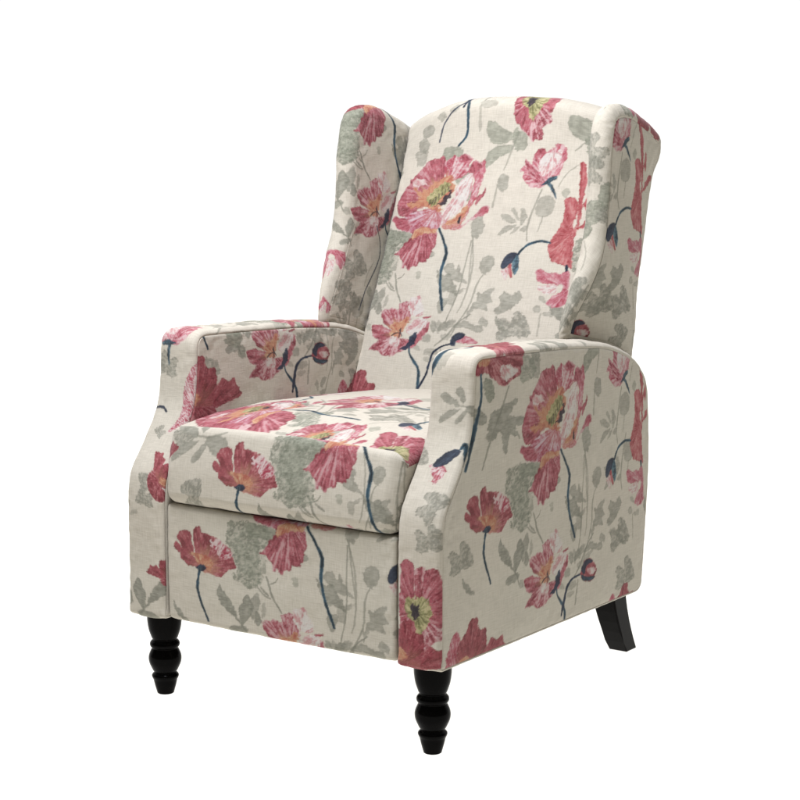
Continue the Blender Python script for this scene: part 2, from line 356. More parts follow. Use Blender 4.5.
FT = [[2.277, 0.0], [.292, -1.80]]
H = Motif((250, 545), FT, (-.103, -.126)).fr(160, 510, .1375)
H.petal([(80, 225), (108, 208), (160, 260), (220, 300), (292, 372), (250, 397), (190, 377), (140, 332), (130, 290), (100, 268)], DEEP, (310, 385), .1, .35)
H.petal([(103, 160), (140, 125), (190, 118), (222, 150), (232, 230), (255, 320), (180, 282), (125, 215)], DEEP, (310, 385), .3, .4)
H.petal([(233, 150), (250, 105), (290, 93), (302, 140), (340, 148), (392, 165), (432, 190), (490, 240), (530, 300), (545, 345), (562, 402), (500, 422), (465, 462), (420, 470), (388, 452), (320, 432), (290, 382), (250, 282)], DEEP, (310, 390), .3, .5)
H.petal([(365, 220), (430, 195), (500, 250), (525, 310), (470, 335), (420, 300), (380, 260)], PINK, (400, 360), 0, .95, 2.2)
H.petal([(225, 285), (300, 300), (350, 310), (382, 370), (362, 425), (310, 385), (265, 345)], ORANGE, (310, 400), 0, .45, 1.3)
H.petal([(258, 395), (300, 378), (338, 400), (310, 427), (282, 420)], NIGHT, (300, 400), 0, .2, .8)
H.stem([(292, 395), (275, 480), (270, 560), (290, 640), (345, 800)], BLUE, 1.15)

HY = Motif((250, 545), FT, (-.103, -.126)).fr(160, 510, .1375)
HY.leaf([(500, 90), (560, 45), (640, 58), (720, 78), (800, 120), (830, 200), (800, 260), (730, 262), (735, 330), (745, 430), (720, 542), (660, 552), (600, 512), (540, 478), (558, 400), (520, 300), (498, 200)], SAGE, .78, 2.6, .5)
HY.stem([(745, 540), (800, 600)], GREY, .8, .8)

GF = Motif((290, 550), [[2.21, .026], [.289, -1.777]], (-.013, -.124)).fr(240, 510, .1625)
GF.stem([(165, 390), (185, 440), (205, 510), (262, 615)], GREY, .8, .85).stem([(110, 455), (150, 500), (195, 528)], GREY, .7, .8).stem([(185, 440), (225, 425), (240, 400)], GREY, .6, .8)
GF.leaf([(475, 400), (510, 430), (540, 442), (572, 428), (590, 470), (622, 520), (655, 605), (600, 572), (550, 560), (515, 520)], GREY, .8)
GF.stem([(665, 200), (655, 400), (655, 580), (615, 800)], GREY, .7, .75)
GF.leaf([(535, 630), (605, 625), (572, 725), (548, 700)], GREY, .7).leaf([(390, 245), (435, 270), (420, 295), (385, 285)], GREY, .7).leaf([(330, 400), (365, 400), (365, 450), (340, 445)], SAGE, .5)
L3 = Motif((250, 545), FT, (-.103, -.126)).fr(160, 510, .1375)
L3.leaf([(435, 520), (422, 610), (460, 680), (530, 752), (578, 792), (552, 710), (520, 640), (470, 570)], GREY, .85).leaf([(585, 790), (580, 700), (610, 650), (642, 590), (682, 660), (680, 722), (640, 790), (600, 830)], GREY, .85)
L3.leaf([(690, 790), (712, 712), (742, 780), (722, 830)], GREY, .8).leaf([(500, 850), (560, 820), (650, 850), (600, 890), (520, 890)], GREY, .8).leaf([(60, 650), (100, 690), (150, 752), (192, 802), (140, 792), (90, 742)], GREY, .8)
L3.stem([(575, 790), (620, 860), (640, 930)], GREY, .7, .8)

UP = Motif((500, 140), [[2.389, .217], [.008, -1.967]], (.143, .112)).fr(430, 85, .1875)
UP.leaf([(315, 193), (370, 213), (430, 250), (470, 222), (470, 255), (440, 285), (400, 315), (340, 310), (308, 270)], SAGE, .72).leaf([(308, 362), (370, 325), (440, 320), (420, 360), (360, 400), (308, 442)], SAGE, .7)
UP.stem([(475, 250), (440, 340), (400, 455)], GREY, .8, .6)
UP.leaf([(368, 510), (400, 478), (427, 500), (427, 550), (402, 575), (375, 552)], GREY, .7).stem([(372, 550), (355, 660)], GREY, .9, .6)
UP.leaf([(725, 150), (760, 135), (800, 140), (840, 160), (830, 240), (770, 262), (725, 222)], SAGE, .75).stem([(820, 250), (750, 330)], GREY, .6, .7)
UP.leaf([(800, 260), (860, 230), (900, 280), (890, 350), (820, 350)], SAGE, .8, 1.8, .2).leaf([(830, 370), (890, 360), (920, 400), (880, 450), (830, 430)], SAGE, .8, 1.8, .2)
UP.leaf([(270, 90), (340, 75), (365, 100), (300, 125)], GREY, .5).stem([(275, 110), (268, 240)], GREY, 1.2, .5)
UP.leaf([(20, 130), (60, 110), (75, 150), (40, 165)], GREY, .6).leaf([(100, 100), (140, 80), (150, 110), (110, 130)], GREY, .5)
UP.stem([(180, 75), (110, 125), (60, 190), (32, 285)], NIGHT, .75, .9)
UP.leaf([(-70, 180), (-30, 160), (0, 200), (-20, 240), (-70, 230)], GREY, .7).leaf([(-90, 250), (-50, 240), (-30, 300), (-60, 340), (-100, 290)], GREY, .7)

SP = Motif((548, 168), [[2.182, .329], [.125, -1.997]], (.252, .056)).fr(500, 130, .1375)
SP.leaf([(35, 600), (90, 598), (150, 650), (142, 667), (70, 642)], GREY, .65).leaf([(108, 560), (135, 548), (165, 600), (176, 652), (140, 612)], GREY, .65).leaf([(188, 560), (220, 568), (232, 630), (190, 682)], GREY, .65)
SP.leaf([(18, 742), (40, 720), (90, 680), (160, 680), (90, 722), (30, 757)], GREY, .65).leaf([(108, 742), (150, 700), (182, 690), (150, 732)], GREY, .65).leaf([(200, 700), (232, 690), (228, 725), (180, 730)], GREY, .6)
SP.leaf([(318, 500), (360, 470), (432, 490), (402, 612), (298, 602)], GREY, .6).leaf([(480, 440), (520, 415), (540, 450), (500, 480)], SAGE, .5)
SP.stem([(340, 420), (290, 540), (240, 690), (240, 800)], GREY, .7, .7).stem([(600, 235), (520, 300), (460, 400)], GREY, .5, .6).stem([(350, 620), (315, 730)], GREY, .5, .6)

MID = Motif((490, 290), [[2.294, .574], [.117, -2.065]], (.186, -.194)).fr(430, 240, .15)
MID.leaf([(333, 150), (370, 108), (412, 110), (435, 135), (400, 202), (360, 232), (333, 202)], GREY, .7).stem([(350, 232), (310, 300), (262, 440), (180, 560), (130, 640)], GREY, .7, .75)
MID.leaf([(85, 182), (140, 148), (160, 200), (190, 163), (202, 212), (242, 292), (190, 282), (130, 262), (100, 230)], GREY, .7)
MID.leaf([(313, 350), (340, 360), (380, 333), (435, 322), (400, 370), (422, 412), (372, 430), (382, 472), (300, 462), (228, 535), (275, 440), (310, 400)], GREY, .68)
MID.leaf([(318, 545), (350, 513), (387, 545), (372, 580), (340, 577)], GREY, .65).leaf([(73, 602), (110, 550), (172, 540), (130, 592), (90, 612)], GREY, .6).leaf([(23, 572), (45, 543), (62, 580), (45, 632), (23, 602)], GREY, .55).leaf([(58, 642), (132, 630), (120, 662), (70, 672)], GREY, .55)
MID.leaf([(118, 432), (123, 360), (172, 340), (232, 325), (180, 372), (150, 432)], GREY, .55)
MID.leaf([(438, 530), (490, 518), (530, 542), (560, 478), (602, 488), (637, 540), (647, 622), (602, 652), (540, 642), (500, 662), (428, 662), (448, 592)], GREY, .78, 1.6, .35)
MID.leaf([(433, 462), (468, 420), (463, 380), (500, 348), (540, 362), (592, 343), (602, 382), (562, 442), (490, 482), (438, 492)], GREY, .75, 1.5)
MID.stem([(285, -30), (285, 120), (260, 280), (215, 420), (180, 490)], GREY, .65, .65).stem([(720, 490), (690, 640)], GREY, .6, .6)
MID.leaf([(715, 370), (740, 385), (750, 430), (722, 410)], GREY, .6).leaf([(668, 462), (700, 440), (720, 470), (690, 488)], GREY, .6).leaf([(735, 490), (790, 478), (785, 510), (745, 512)], GREY, .6)
CP = Motif((435, 195), [[2.5, .5], [.0, -2.1]], (0, 0)).fr(385, 145, .1375)
CP.leaf([(638, 540), (660, 500), (700, 495), (718, 540), (710, 612), (662, 672), (628, 622)], GREY, .7, 1.5).stem([(645, 670), (632, 800), (620, 1000)], GREY, .7, .6).leaf([(210, 20), (260, 0), (315, 20), (300, 70), (290, 120), (235, 130), (220, 70)], GREY, .6, 1.6)
CP.leaf([(-130, 830), (-60, 700), (30, 690), (50, 780), (80, 880), (20, 990), (-70, 1000), (-110, 920)], SAGE, .55, 2.2, .5)
CP.fr(355, 290, .1125).leaf([(148, 222), (168, 110), (210, 40), (252, 18), (257, 80), (222, 152), (172, 227)], GREY, .7).leaf([(238, 210), (250, 140), (285, 88), (292, 130), (262, 200)], GREY, .55).leaf([(78, 400), (105, 358), (135, 380), (125, 425), (90, 428)], GREY, .55)

LV = Motif((318, 365), [[3.2, -.07], [-.34, -1.98]], (.130, -.322)).fr(210, 310, .2)
LV.leaf([(438, 150), (458, 160), (457, 210), (443, 205)], GREY, .7).leaf([(468, 202), (478, 152), (507, 138), (502, 172)], GREY, .75).leaf([(518, 162), (560, 118), (600, 130), (630, 130), (622, 162), (570, 157)], GREY, .7)
LV.stem([(470, 280), (505, 220), (530, 150), (575, 80)], GREY, .6, .75).stem([(497, 290), (490, 410)], GREY, .6, .75)
LV.leaf([(415, 240), (440, 225), (445, 265), (420, 270)], GREY, .6).leaf([(435, 310), (480, 290), (485, 320), (445, 335)], GREY, .55).leaf([(440, 350), (480, 340), (475, 360), (445, 372)], GREY, .5).leaf([(380, 290), (415, 300), (410, 325), (380, 318)], GREY, .5)
LW = Motif((318, 365), [[3.2, -.07], [-.34, -1.98]], (.130, -.322)).fr(210, 310, .2)
LW.leaf([(98, 192), (120, 160), (165, 158), (182, 200), (150, 232), (108, 217)], SAGE, .75, 1.6).leaf([(150, 245), (180, 220), (187, 270), (160, 277)], SAGE, .7).leaf([(118, 110), (160, 98), (192, 140), (182, 162), (150, 120)], SAGE, .6)
LW.leaf([(655, 150), (680, 110), (742, 120), (750, 240), (690, 252), (653, 212), (677, 180)], GREY, .8, 1.6, .2)

J = Motif((210, 385), [[2.714, -.066], [-.292, -1.885]], (-.205, -.345)).fr(110, 310, .25)
J.petal([(243, 330), (250, 290), (268, 240), (287, 222), (302, 260), (292, 330), (272, 400), (228, 452), (245, 400)], PINK, (300, 440), 0, .6)
J.petal([(300, 340), (330, 340), (345, 420), (310, 440), (280, 430)], PALE, (330, 330), 0, .9)
J.petal([(328, 232), (343, 195), (375, 188), (387, 230), (422, 232), (427, 290), (432, 330), (402, 395), (340, 400), (300, 380), (288, 330), (300, 272)], DEEP, (345, 400), .1, .4)
J.petal([(428, 302), (450, 272), (475, 285), (502, 268), (508, 300), (532, 325), (525, 348), (470, 368), (408, 395), (418, 350)], DEEP, (390, 400), 0, .4)
J.petal([(305, 345), (320, 325), (350, 335), (360, 360), (330, 385)], ORANGE, (340, 380), 0, .4, 1.6)
J.petal([(260, 400), (330, 390), (420, 390), (400, 470), (320, 500), (250, 470)], DEEP, (340, 370), 0, .5)

JP = Motif((255, 350), [[-2.6, 0], [0, -1.9]], (0, 0)).fr(0, 0, 1)
JP.petal([(240, 330), (248, 285), (268, 240), (290, 222), (304, 262), (296, 330), (276, 400), (228, 456), (244, 400)], PINK, (300, 440), 0, .8)
JP.petal([(262, 290), (280, 255), (292, 262), (284, 320), (268, 350)], PALE, (300, 400), 0, .9)
G = Motif((415, 600), [[2.078, 0], [.321, -1.724]], (.208, .212)).fr(390, 550, .1625)
G.leaf([(60, 600), (140, 610), (150, 720), (70, 710)], SAGE, .7)
for P, pl in (([(50, 100), (72, 62), (100, 58), (130, 80), (145, 130), (140, 250), (150, 330), (80, 300), (48, 250)], .3), ([(140, 150), (160, 110), (190, 103), (212, 130), (225, 260), (200, 320), (150, 300)], .6),
              ([(205, 160), (230, 123), (275, 128), (300, 200), (302, 300), (240, 330), (200, 300)], .4), ([(230, 300), (300, 290), (320, 400), (290, 490), (220, 450)], .35),
              ([(170, 470), (260, 460), (305, 520), (300, 560), (250, 590), (255, 660), (230, 675), (205, 660), (190, 678), (160, 640), (140, 600)], .75),
              ([(50, 430), (120, 410), (180, 480), (170, 560), (140, 610), (95, 560), (60, 510)], .3), ([(45, 260), (110, 290), (130, 420), (60, 450), (44, 400)], .5)):
    G.petal(P, ROSE, (165, 385), 0, pl)
G.petal([(95, 280), (130, 300), (160, 283), (220, 308), (245, 380), (228, 460), (205, 490), (182, 525), (152, 490), (140, 440), (108, 412), (80, 350)], YELLOW, (160, 390), 0, .6, 2.2)
G.petal([(122, 338), (165, 343), (178, 390), (150, 425), (124, 398)], DARK, (150, 385), 0, .3, 1.6)

Lf = Motif((500, 365), [[3.119, -.112], [-.33, -1.69]], (-.170, .102)).fr(380, 320, .1875)
Lf.petal([(485, 185), (560, 150), (640, 150), (760, 150), (765, 210), (742, 292), (702, 322), (660, 352), (600, 312), (560, 282), (520, 300)], DEEP, (560, 160), 0, .6)
Lf.petal([(485, 190), (560, 190), (545, 285), (505, 305), (490, 385), (468, 470), (478, 330)], DEEP, (510, 200), .0, .3)
Lf.petal([(520, 185), (590, 185), (575, 240), (530, 245)], ORANGE, (540, 160), 0, .4, 1.6)
Lf.petal([(640, 250), (700, 240), (730, 270), (690, 320), (650, 310)], PALE, (650, 230), 0, .8, 1.6)
Lf.stem([(540, 290), (546, 400), (530, 520), (500, 700), (478, 800)], BLUE, 1.15)
LG = Motif((500, 365), [[3.119, -.112], [-.33, -1.69]], (-.170, .102)).fr(380, 320, .1875)
LG.leaf([(470, 470), (540, 480), (580, 520), (560, 560), (490, 540)], GREY, .8).leaf([(560, 320), (600, 320), (612, 390), (590, 440), (565, 400)], SAGE, .8).leaf([(770, 180), (830, 200), (820, 300), (760, 330), (740, 250)], SAGE, .7, 2, .3)
LG.leaf([(580, 600), (600, 500), (640, 470), (720, 420), (740, 430), (700, 510), (780, 520), (770, 560), (730, 580), (760, 640), (700, 620), (690, 720), (660, 680), (650, 600), (610, 640), (575, 640)], GREY, .8, 1.5)
LG.stem([(690, 350), (660, 450), (600, 640), (560, 800)], GREY, .7, .8)
# a tulip-like bud with dark hood and pink fringe, and a spray of five narrow leaves
TB = Motif((455, 460), [[2.2, 0], [.3, -1.8]], (0, 0)).fr(430, 370, .2375)
TB.petal([(40, 395), (95, 400), (100, 440), (80, 480), (60, 440)], PINK, (90, 390), 0, .8, 2.0)
TB.petal([(45, 390), (70, 345), (100, 325), (130, 325), (132, 345), (100, 385), (75, 400)], NIGHT, (130, 320), 0, .5, .8)
TB.stem([(133, 320), (142, 300), (150, 340), (160, 400)], BLUE, 1.3)
SL = Motif((455, 405), [[2.2, 0], [.3, -1.8]], (0, 0)).fr(380, 320, .1875)
for P in ([(335, 400), (370, 395), (430, 450), (425, 465), (360, 440)], [(410, 375), (440, 370), (460, 410), (455, 455), (425, 420)], [(328, 530), (345, 500), (400, 475), (440, 480), (390, 515), (340, 540)], [(420, 540), (440, 500), (465, 480), (470, 510), (430, 555)], [(470, 470), (530, 475), (560, 520), (520, 540), (480, 510)]): SL.leaf(P, GREY, .75)
SL.stem([(430, 460), (480, 470), (540, 460)], GREY, .6, .7)
SL.leaf([(290, 190), (330, 170), (370, 185), (360, 240), (320, 270), (295, 240)], GREY, .45, 1.8)
WS = Motif((0, 0), [[1, 0], [0, 1]], (0, 0)).fr(0, 0, 1).stem([(680, 850), (694, 815), (690, 780), (662, 742), (640, 715), (622, 680)], NIGHT, 1.5, .9)
BM = Motif((0, 0), [[2.3, 0], [0, -1.9]], (0, 0)).fr(0, 0, 1).stem([(-8, 1), (-3, -3), (3, -3), (7, -1)], NIGHT, 1.1, .95)
GR = Motif((515, 325), [[2.3, .5], [.1, -2.07]], (0, 0)).fr(430, 240, .15)
GR.el = [e for e in MID.el if e[0] == 'leaf'][-6:-4]

TILE = [UP, SP, CP, MID, HY, GF, L3, LV, G, A, B, C, D, D2, E_, K, H]
TF = [m for m in TILE if m not in (K, H)] + [F_]
def rep(us, vs, skip=(), lst=TILE): return [(m, m.rel[0]+u, m.rel[1]+v, 1, 0) for u in us for v in vs for m in lst if m not in skip]
def at(m, u, v, s=1, rot=0): return (m, u, v, s, rot)
def shift(i, du, dv): return (i[0], i[1]+du, i[2]+dv) + i[3:]
LEAFY = [UP, SP, CP, MID, HY, GF, L3, LV]
PANELS = {
 'back': rep([-.152], [.617], (), TF) + rep([.348, -.652], [.617], (D, D2, H)) + rep([-.152, .348], [1.18], (H,)) + [at(J, -.215, .175), at(UP, -.30, .66), at(HY, -.262, .50, .8)],
 'arm_outer': rep([.349], [.555], (G,)) + [at(J, .125, .175), at(J, .66, .135, .9), at(Lf, .180, .656), at(LG, .18, .656), at(GR, .065, .345, .9), at(SP, .62, .52), at(GR, .64, .21), at(LG, -.35, .58), at(L3, .78, .42)],
 'arm_inner': rep([.333], [.92]) + [at(LW, .463, .598), at(J, .136, .579), at(J, .625, .50), at(LG, .05, .62), at(MID, .54, .61, .8)],
 'wing_inner': rep([.69], [1.178], (E_, D2)) + [at(GR, .615, .775, 1.0), at(GR, .565, .725, .9, .8), at(GR, .60, .70, .7, .3), at(SP, .60, .76), at(WS, 0, 0), at(D2, .542, .778, .9, 1.1), at(D2, .505, .692, .5, .6), at(J, .665, 1.165, .8), at(HY, .60, 1.05, .9), at(L3, .60, .93, .7)],
 'wing_outer': rep([.405], [.992], (H, A)) + [at(GR, .600, .735, 1.0), at(GR, .655, .665, .8, .6), at(LG, .66, .66, .8)],
 'wing_roll': [at(GR, .60, 1.02, 1.0, .3), at(GR, .585, .985, .8, 1.2), at(UP, .36, .90), at(GR, .545, .90, .6), at(GR, .52, .77, .8), at(GR, .50, .72, .8, .7), at(SP, .50, .83), at(J, .79, 1.10, .8), at(HY, .70, 1.12, .5)],
 'footrest': rep([.045], [.325], (G,)) + [at(G, .30, .10, .8)],
 'arm_band': [at(G, -.002, .823), at(TB, .022, 1.065), at(SL, .008, 1.166), at(GR, .03, .93, .8), at(GR, .02, .99, .8, .9), at(GR, -.04, 1.07, .6), at(Lf, .045, 1.345), at(J, .0, 1.40, .8), at(MID, -.02, 1.55), at(GF, .0, 1.62), at(J, .0, .74, .8)],
 'arm_band_far': [at(JP, -.036, 1.125, .34), at(L3, .02, .86), at(L3, .0, .76, .8), at(LV, .10, .90, .8), at(J, -.040, .985, .5, 1.0), at(GR, .0, .93, .6), at(C, .018, 1.255, 1.0, -.6), at(GR, .03, 1.19, .8), at(BM, .03, 1.10), at(GR, .0, .96, .5, 1.), at(GR, .01, 1.06, .4, .5), at(MID, .0, 1.36, .9), at(SL, -.01, 1.42), at(HY, .0, 1.50, .8), at(A, .0, 1.62, .7), at(J, -.045, .80, .45)],
 'seat': [shift(m, -.020, -.021) + (None, .757) for m in rep([.166], [.857], (G, C, MID)) + [at(HY, .085, .735, 1.0, .1), at(J, -.255, .725, .55, .5), at(GR, -.19, .765, .8, .4), at(GR, -.165, .66, .9, 1.3), at(MID, .26, .69, .8), at(SL, -.18, .76, 1.5)]] +
         [shift(m, 0, -.042) + (.757, None) for m in [at(G, -.19, .885, 1.7, .8), at(A, -.16, .90, 1.0, 1.2), at(G, .225, .815, 1.0, .4), at(A, .07, .80, .7, .4), at(B, .0, 1.06, 1.3, .9), at(E_, .185, .93, 1.0, .6), at(MID, .02, .98, 1.1, .5), at(SP, .08, .92, 1.2), at(SL, .1, 1.06, 1.4), at(LV, .16, 1.02), at(G, .17, 1.18), at(GF, -.2, 1.05), at(B, -.22, 1.15), at(HY, .0, .88, .7, .5)]],
 'plain': [],
}

def paint(patch):
    UV = patch.UV.reshape(-1, 2); n = len(UV)
    col = np.empty((n, 3)); col[:] = CREAM
    mott = fbm(UV[:, 0]*14, UV[:, 1]*14, 5)-.5
    col *= 1 + .05*mott[:, None]
    col[:, 0] *= 1 + .02*(noise(UV[:, 0]*8, UV[:, 1]*8, 9)-.5)
    def pale_ink(e): return e[2] is GREY or e[2] is SAGE
    for first in (True, False):
      for inst in PANELS[patch.panel]:
          m, u, v, s, rot = inst[:5]; clip = inst[5:] if len(inst) > 5 else (None, None)
          Mi = np.linalg.inv(m.M)
          ca, sa = math.cos(rot), math.sin(rot)
          d = UV - np.array([u, v]); d = np.stack([d[:, 0]*ca+d[:, 1]*sa, -d[:, 0]*sa+d[:, 1]*ca], -1)/s
          near = (np.abs(d).max(1) < (.42 if m is not WS else 2))
          if clip[0] is not None: near &= UV[:, 1] > clip[0]
          if clip[1] is not None: near &= UV[:, 1] < clip[1]
          near = np.where(near)[0]
          if len(near) == 0: continue
          q = d[near]@Mi.T + m.c
          lo, hi = q.min(0), q.max(0)
          for ei, e in enumerate(m.el):
              if pale_ink(e) != first: continue
              L = e[1]; a, b = L.min(0)-3, L.max(0)+3
              if (a > hi).any() or (b < lo).any(): continue
              k = np.where(((q > a) & (q < b)).all(1))[0]
              if len(k) == 0: continue
              p = q[k]; ids = near[k]; sd = ei*7+int(L[0, 0]) % 50
              rough = e[6] if e[0] == 'petal' else e[4] if e[0] == 'leaf' else .35
              wx = (fbm(p[:, 0]/3.4, p[:, 1]/3.4, sd)-.5)*3.0*rough + (noise(p[:, 0]/1.1, p[:, 1]/1.1, sd+4)-.5)*.75*rough
              wy = (fbm(p[:, 0]/3.4+40, p[:, 1]/3.4, sd+9)-.5)*3.0*rough + (noise(p[:, 0]/1.1+9, p[:, 1]/1.1, sd+5)-.5)*.75*rough
              pw = p + np.stack([wx, wy], -1)
              if e[0] == 'petal':
                  _, _, pal, base, tint, pale, _, _ = e
                  D_ = sd_poly(pw, L); al = sst(.45, -.45, D_)
                  h = al > .003
                  if not h.any(): continue
                  p, ids, D_, al = p[h], ids[h], D_[h], al[h]
                  r0 = np.sqrt(((L-base)**2).sum(1)).max()
                  w = p-base; r = np.sqrt((w*w).sum(1))/r0; th = np.arctan2(w[:, 1], w[:, 0]+1e-9)
                  f = r0*.20
                  t1 = fbm(th*f*1.15, r*2.2+3, sd+20); t2 = noise(th*f*3.4, r*4.0, sd+31); t3 = .6*fbm(p[:, 0]/3.6, p[:, 1]/3.6, sd+17) + .4*fbm(p[:, 0]/1.3, p[:, 1]/1.3, sd+18)
                  tone = .34*t1 + .20*t2 + .46*t3; tone = .5 + (tone-.5)*1.25
                  dark, mid, lite = pal
                  g1 = sst(.30, .55, tone)[:, None]; c = dark*(1-g1) + mid*g1
                  g2 = (sst(.66-.30*pale, .80-.22*pale, tone)*min(1, pale*1.25))[:, None]; c = c*(1-g2) + lite*g2
                  sl = noise(p[:, 0]/7, p[:, 1]/7, sd+3)
                  ed = sst(-1.5, -.25, D_)*np.abs(sl-.45)*1.7
                  tgt = np.where((sl > .45)[:, None], dark, lite)
                  c = c*(1-ed[:, None]) + tgt*ed[:, None]
                  if tint > 0:
                      tt = (sst(.50, .15, r+(t1-.5)*.5)*tint*1.7).clip(0, .95)[:, None]; c = c*(1-tt) + (ORANGE[1]*.6+ORANGE[2]*.4)*tt
                  vein = (sst(.035, .0, np.abs(noise(th*f*2.0, r*1.6, sd+44)-.5))*.22*sst(.25, .6, r))[:, None]; c = c*(1-vein) + lite*vein
                  spk = (sst(.80, .9, noise(p[:, 0]/1.1, p[:, 1]/1.1, sd+71))*.55*pale)[:, None]; c = c*(1-spk) + lite*spk
                  al = al*.97
              elif e[0] == 'leaf':
                  _, _, pal, aa, _, holes = e
                  D_ = sd_poly(pw, L); al = sst(.5, -.5, D_)
                  h = al > .003
                  if not h.any(): continue
                  p, ids, D_, al = p[h], ids[h], D_[h], al[h]
                  t = .6*fbm(p[:, 0]/4.5, p[:, 1]/4.5, sd+1) + .4*noise(p[:, 0]/3.0, p[:, 1]/.8, sd+2)
                  g = sst(.25, .75, t)[:, None]; c = pal[0]*(1-g) + pal[2]*g
                  ed = (sst(-1.3, -.3, D_)*.35)[:, None]; c = c*(1-ed) + pal[0]*ed
                  al = al*min(1, aa*1.12)*(.84+.24*t)
                  if holes:
                      hn = fbm(p[:, 0]/2.0, p[:, 1]/2.0, sd+60); al = al*(1-holes*sst(.52, .58, hn))
                      c = c*(1-.14*sst(.45, .38, hn)[:, None])
              else:
                  _, _, pal, wd, aa, tp = e
                  D_, t = sd_line(pw, L); wd = wd*1.3
                  ww = wd*(1-tp*np.abs(2*t-1)**2)*(.8+.4*noise(t*9, t*0, sd))
                  al = sst(.35, -.35, D_-ww)*aa
                  g = sst(.35, .65, fbm(t*5, t*0+.5, sd+8))[:, None]; c = pal[0]*(1-g) + pal[1]*g
                  hl = (sst(.2, .7, D_/np.maximum(ww, .1))*.35)[:, None]; c = c*(1-hl) + pal[2]*hl
              al = al.clip(0, 1)[:, None]
              col[ids] = col[ids]*(1-al) + c*al
    return col.reshape(patch.P.shape)
import bpy, bmesh
FRONT_FILL, TOP, KEY, UNDER = .05, .45, 73, 1950
SC = bpy.context.scene; COL = SC.collection

# ---------------------------------------------------------------- materials
def mat(name):
    m = bpy.data.materials.new(name); m.use_nodes = True
    nt = m.node_tree; b = nt.nodes['Principled BSDF']
    return m, nt, b

def fabric_material():
    m, nt, b = mat('printed_linen'); N, K = nt.nodes, nt.links
    at = N.new('ShaderNodeAttribute'); at.attribute_name = 'print'
    uv = N.new('ShaderNodeUVMap'); uv.uv_map = 'cloth'
    def slub(sx, sy, det):
        mp = N.new('ShaderNodeMapping'); mp.inputs['Scale'].default_value = (sx, sy, 1); K.new(uv.outputs[0], mp.inputs[0])
        n = N.new('ShaderNodeTexNoise'); n.inputs['Scale'].default_value = 1; n.inputs['Detail'].default_value = det; K.new(mp.outputs[0], n.inputs['Vector'])
        return n
    a = slub(45, 430, 3); c = slub(520, 40, 3)
    mx = N.new('ShaderNodeMath'); mx.operation = 'ADD'; K.new(a.outputs[0], mx.inputs[0]); K.new(c.outputs[0], mx.inputs[1])
    mr = N.new('ShaderNodeMapRange'); mr.inputs[1].default_value = .6; mr.inputs[2].default_value = 1.4; mr.inputs[3].default_value = .86; mr.inputs[4].default_value = 1.13
    K.new(mx.outputs[0], mr.inputs[0])
    mul = N.new('ShaderNodeVectorMath'); mul.operation = 'MULTIPLY'
    K.new(at.outputs['Color'], mul.inputs[0]); K.new(mr.outputs[0], mul.inputs[1])
    K.new(mul.outputs[0], b.inputs['Base Color'])
    bp = N.new('ShaderNodeBump'); bp.inputs['Strength'].default_value = .4; bp.inputs['Distance'].default_value = .0008
    K.new(mx.outputs[0], bp.inputs['Height']); K.new(bp.outputs[0], b.inputs['Normal'])
    b.inputs['Roughness'].default_value = .85; b.inputs['Specular IOR Level'].default_value = .25
    b.inputs['Sheen Weight'].default_value = .08; b.inputs['Sheen Roughness'].default_value = .5
    return m

def wood_material():
    m, nt, b = mat('black_lacquer'); N, K = nt.nodes, nt.links
    tc = N.new('ShaderNodeTexCoord'); n = N.new('ShaderNodeTexNoise'); n.inputs['Scale'].default_value = 60; n.inputs['Detail'].default_value = 4
    K.new(tc.outputs['Object'], n.inputs['Vector'])
    cr = N.new('ShaderNodeValToRGB'); cr.color_ramp.elements[0].color = (.0012, .0011, .0010, 1); cr.color_ramp.elements[1].color = (.003, .0026, .0024, 1)
    K.new(n.outputs[0], cr.inputs[0]); K.new(cr.outputs[0], b.inputs['Base Color'])
    mr = N.new('ShaderNodeMapRange'); mr.inputs[3].default_value = .10; mr.inputs[4].default_value = .22; K.new(n.outputs[0], mr.inputs[0]); K.new(mr.outputs[0], b.inputs['Roughness'])
    b.inputs['Specular IOR Level'].default_value = .032
    return m

def plain_material(name, col, rough=.9, spec=.2):
    m, nt, b = mat(name); N, K = nt.nodes, nt.links
    tc = N.new('ShaderNodeTexCoord'); n = N.new('ShaderNodeTexNoise'); n.inputs['Scale'].default_value = 8; n.inputs['Detail'].default_value = 5
    K.new(tc.outputs['Object'], n.inputs['Vector'])
    cr = N.new('ShaderNodeValToRGB')
    cr.color_ramp.elements[0].color = tuple(c*.97 for c in col)+(1,); cr.color_ramp.elements[1].color = tuple(min(1, c*1.02) for c in col)+(1,)
    K.new(n.outputs[0], cr.inputs[0]); K.new(cr.outputs[0], b.inputs['Base Color'])
    b.inputs['Roughness'].default_value = rough; b.inputs['Specular IOR Level'].default_value = spec
    return m
def backlit_floor_material():
    """white floor made translucent so the added lamp beneath whitens it"""
    m, nt, b = mat('backlit_white_floor'); N, K = nt.nodes, nt.links
    d = N.new('ShaderNodeBsdfDiffuse'); t = N.new('ShaderNodeBsdfTranslucent'); mx = N.new('ShaderNodeMixShader'); mx.inputs[0].default_value = .8
    tc = N.new('ShaderNodeTexCoord'); n = N.new('ShaderNodeTexNoise'); n.inputs['Scale'].default_value = 6; K.new(tc.outputs['Object'], n.inputs['Vector'])
    cr = N.new('ShaderNodeValToRGB'); cr.color_ramp.elements[0].color = (.90, .90, .90, 1); cr.color_ramp.elements[1].color = (.93, .93, .93, 1)
    K.new(n.outputs[0], cr.inputs[0]); K.new(cr.outputs[0], d.inputs[0]); K.new(cr.outputs[0], t.inputs[0])
    K.new(d.outputs[0], mx.inputs[1]); K.new(t.outputs[0], mx.inputs[2]); K.new(mx.outputs[0], N['Material Output'].inputs[0]); N.remove(b)
    return m
FAB = fabric_material(); WOOD = wood_material()
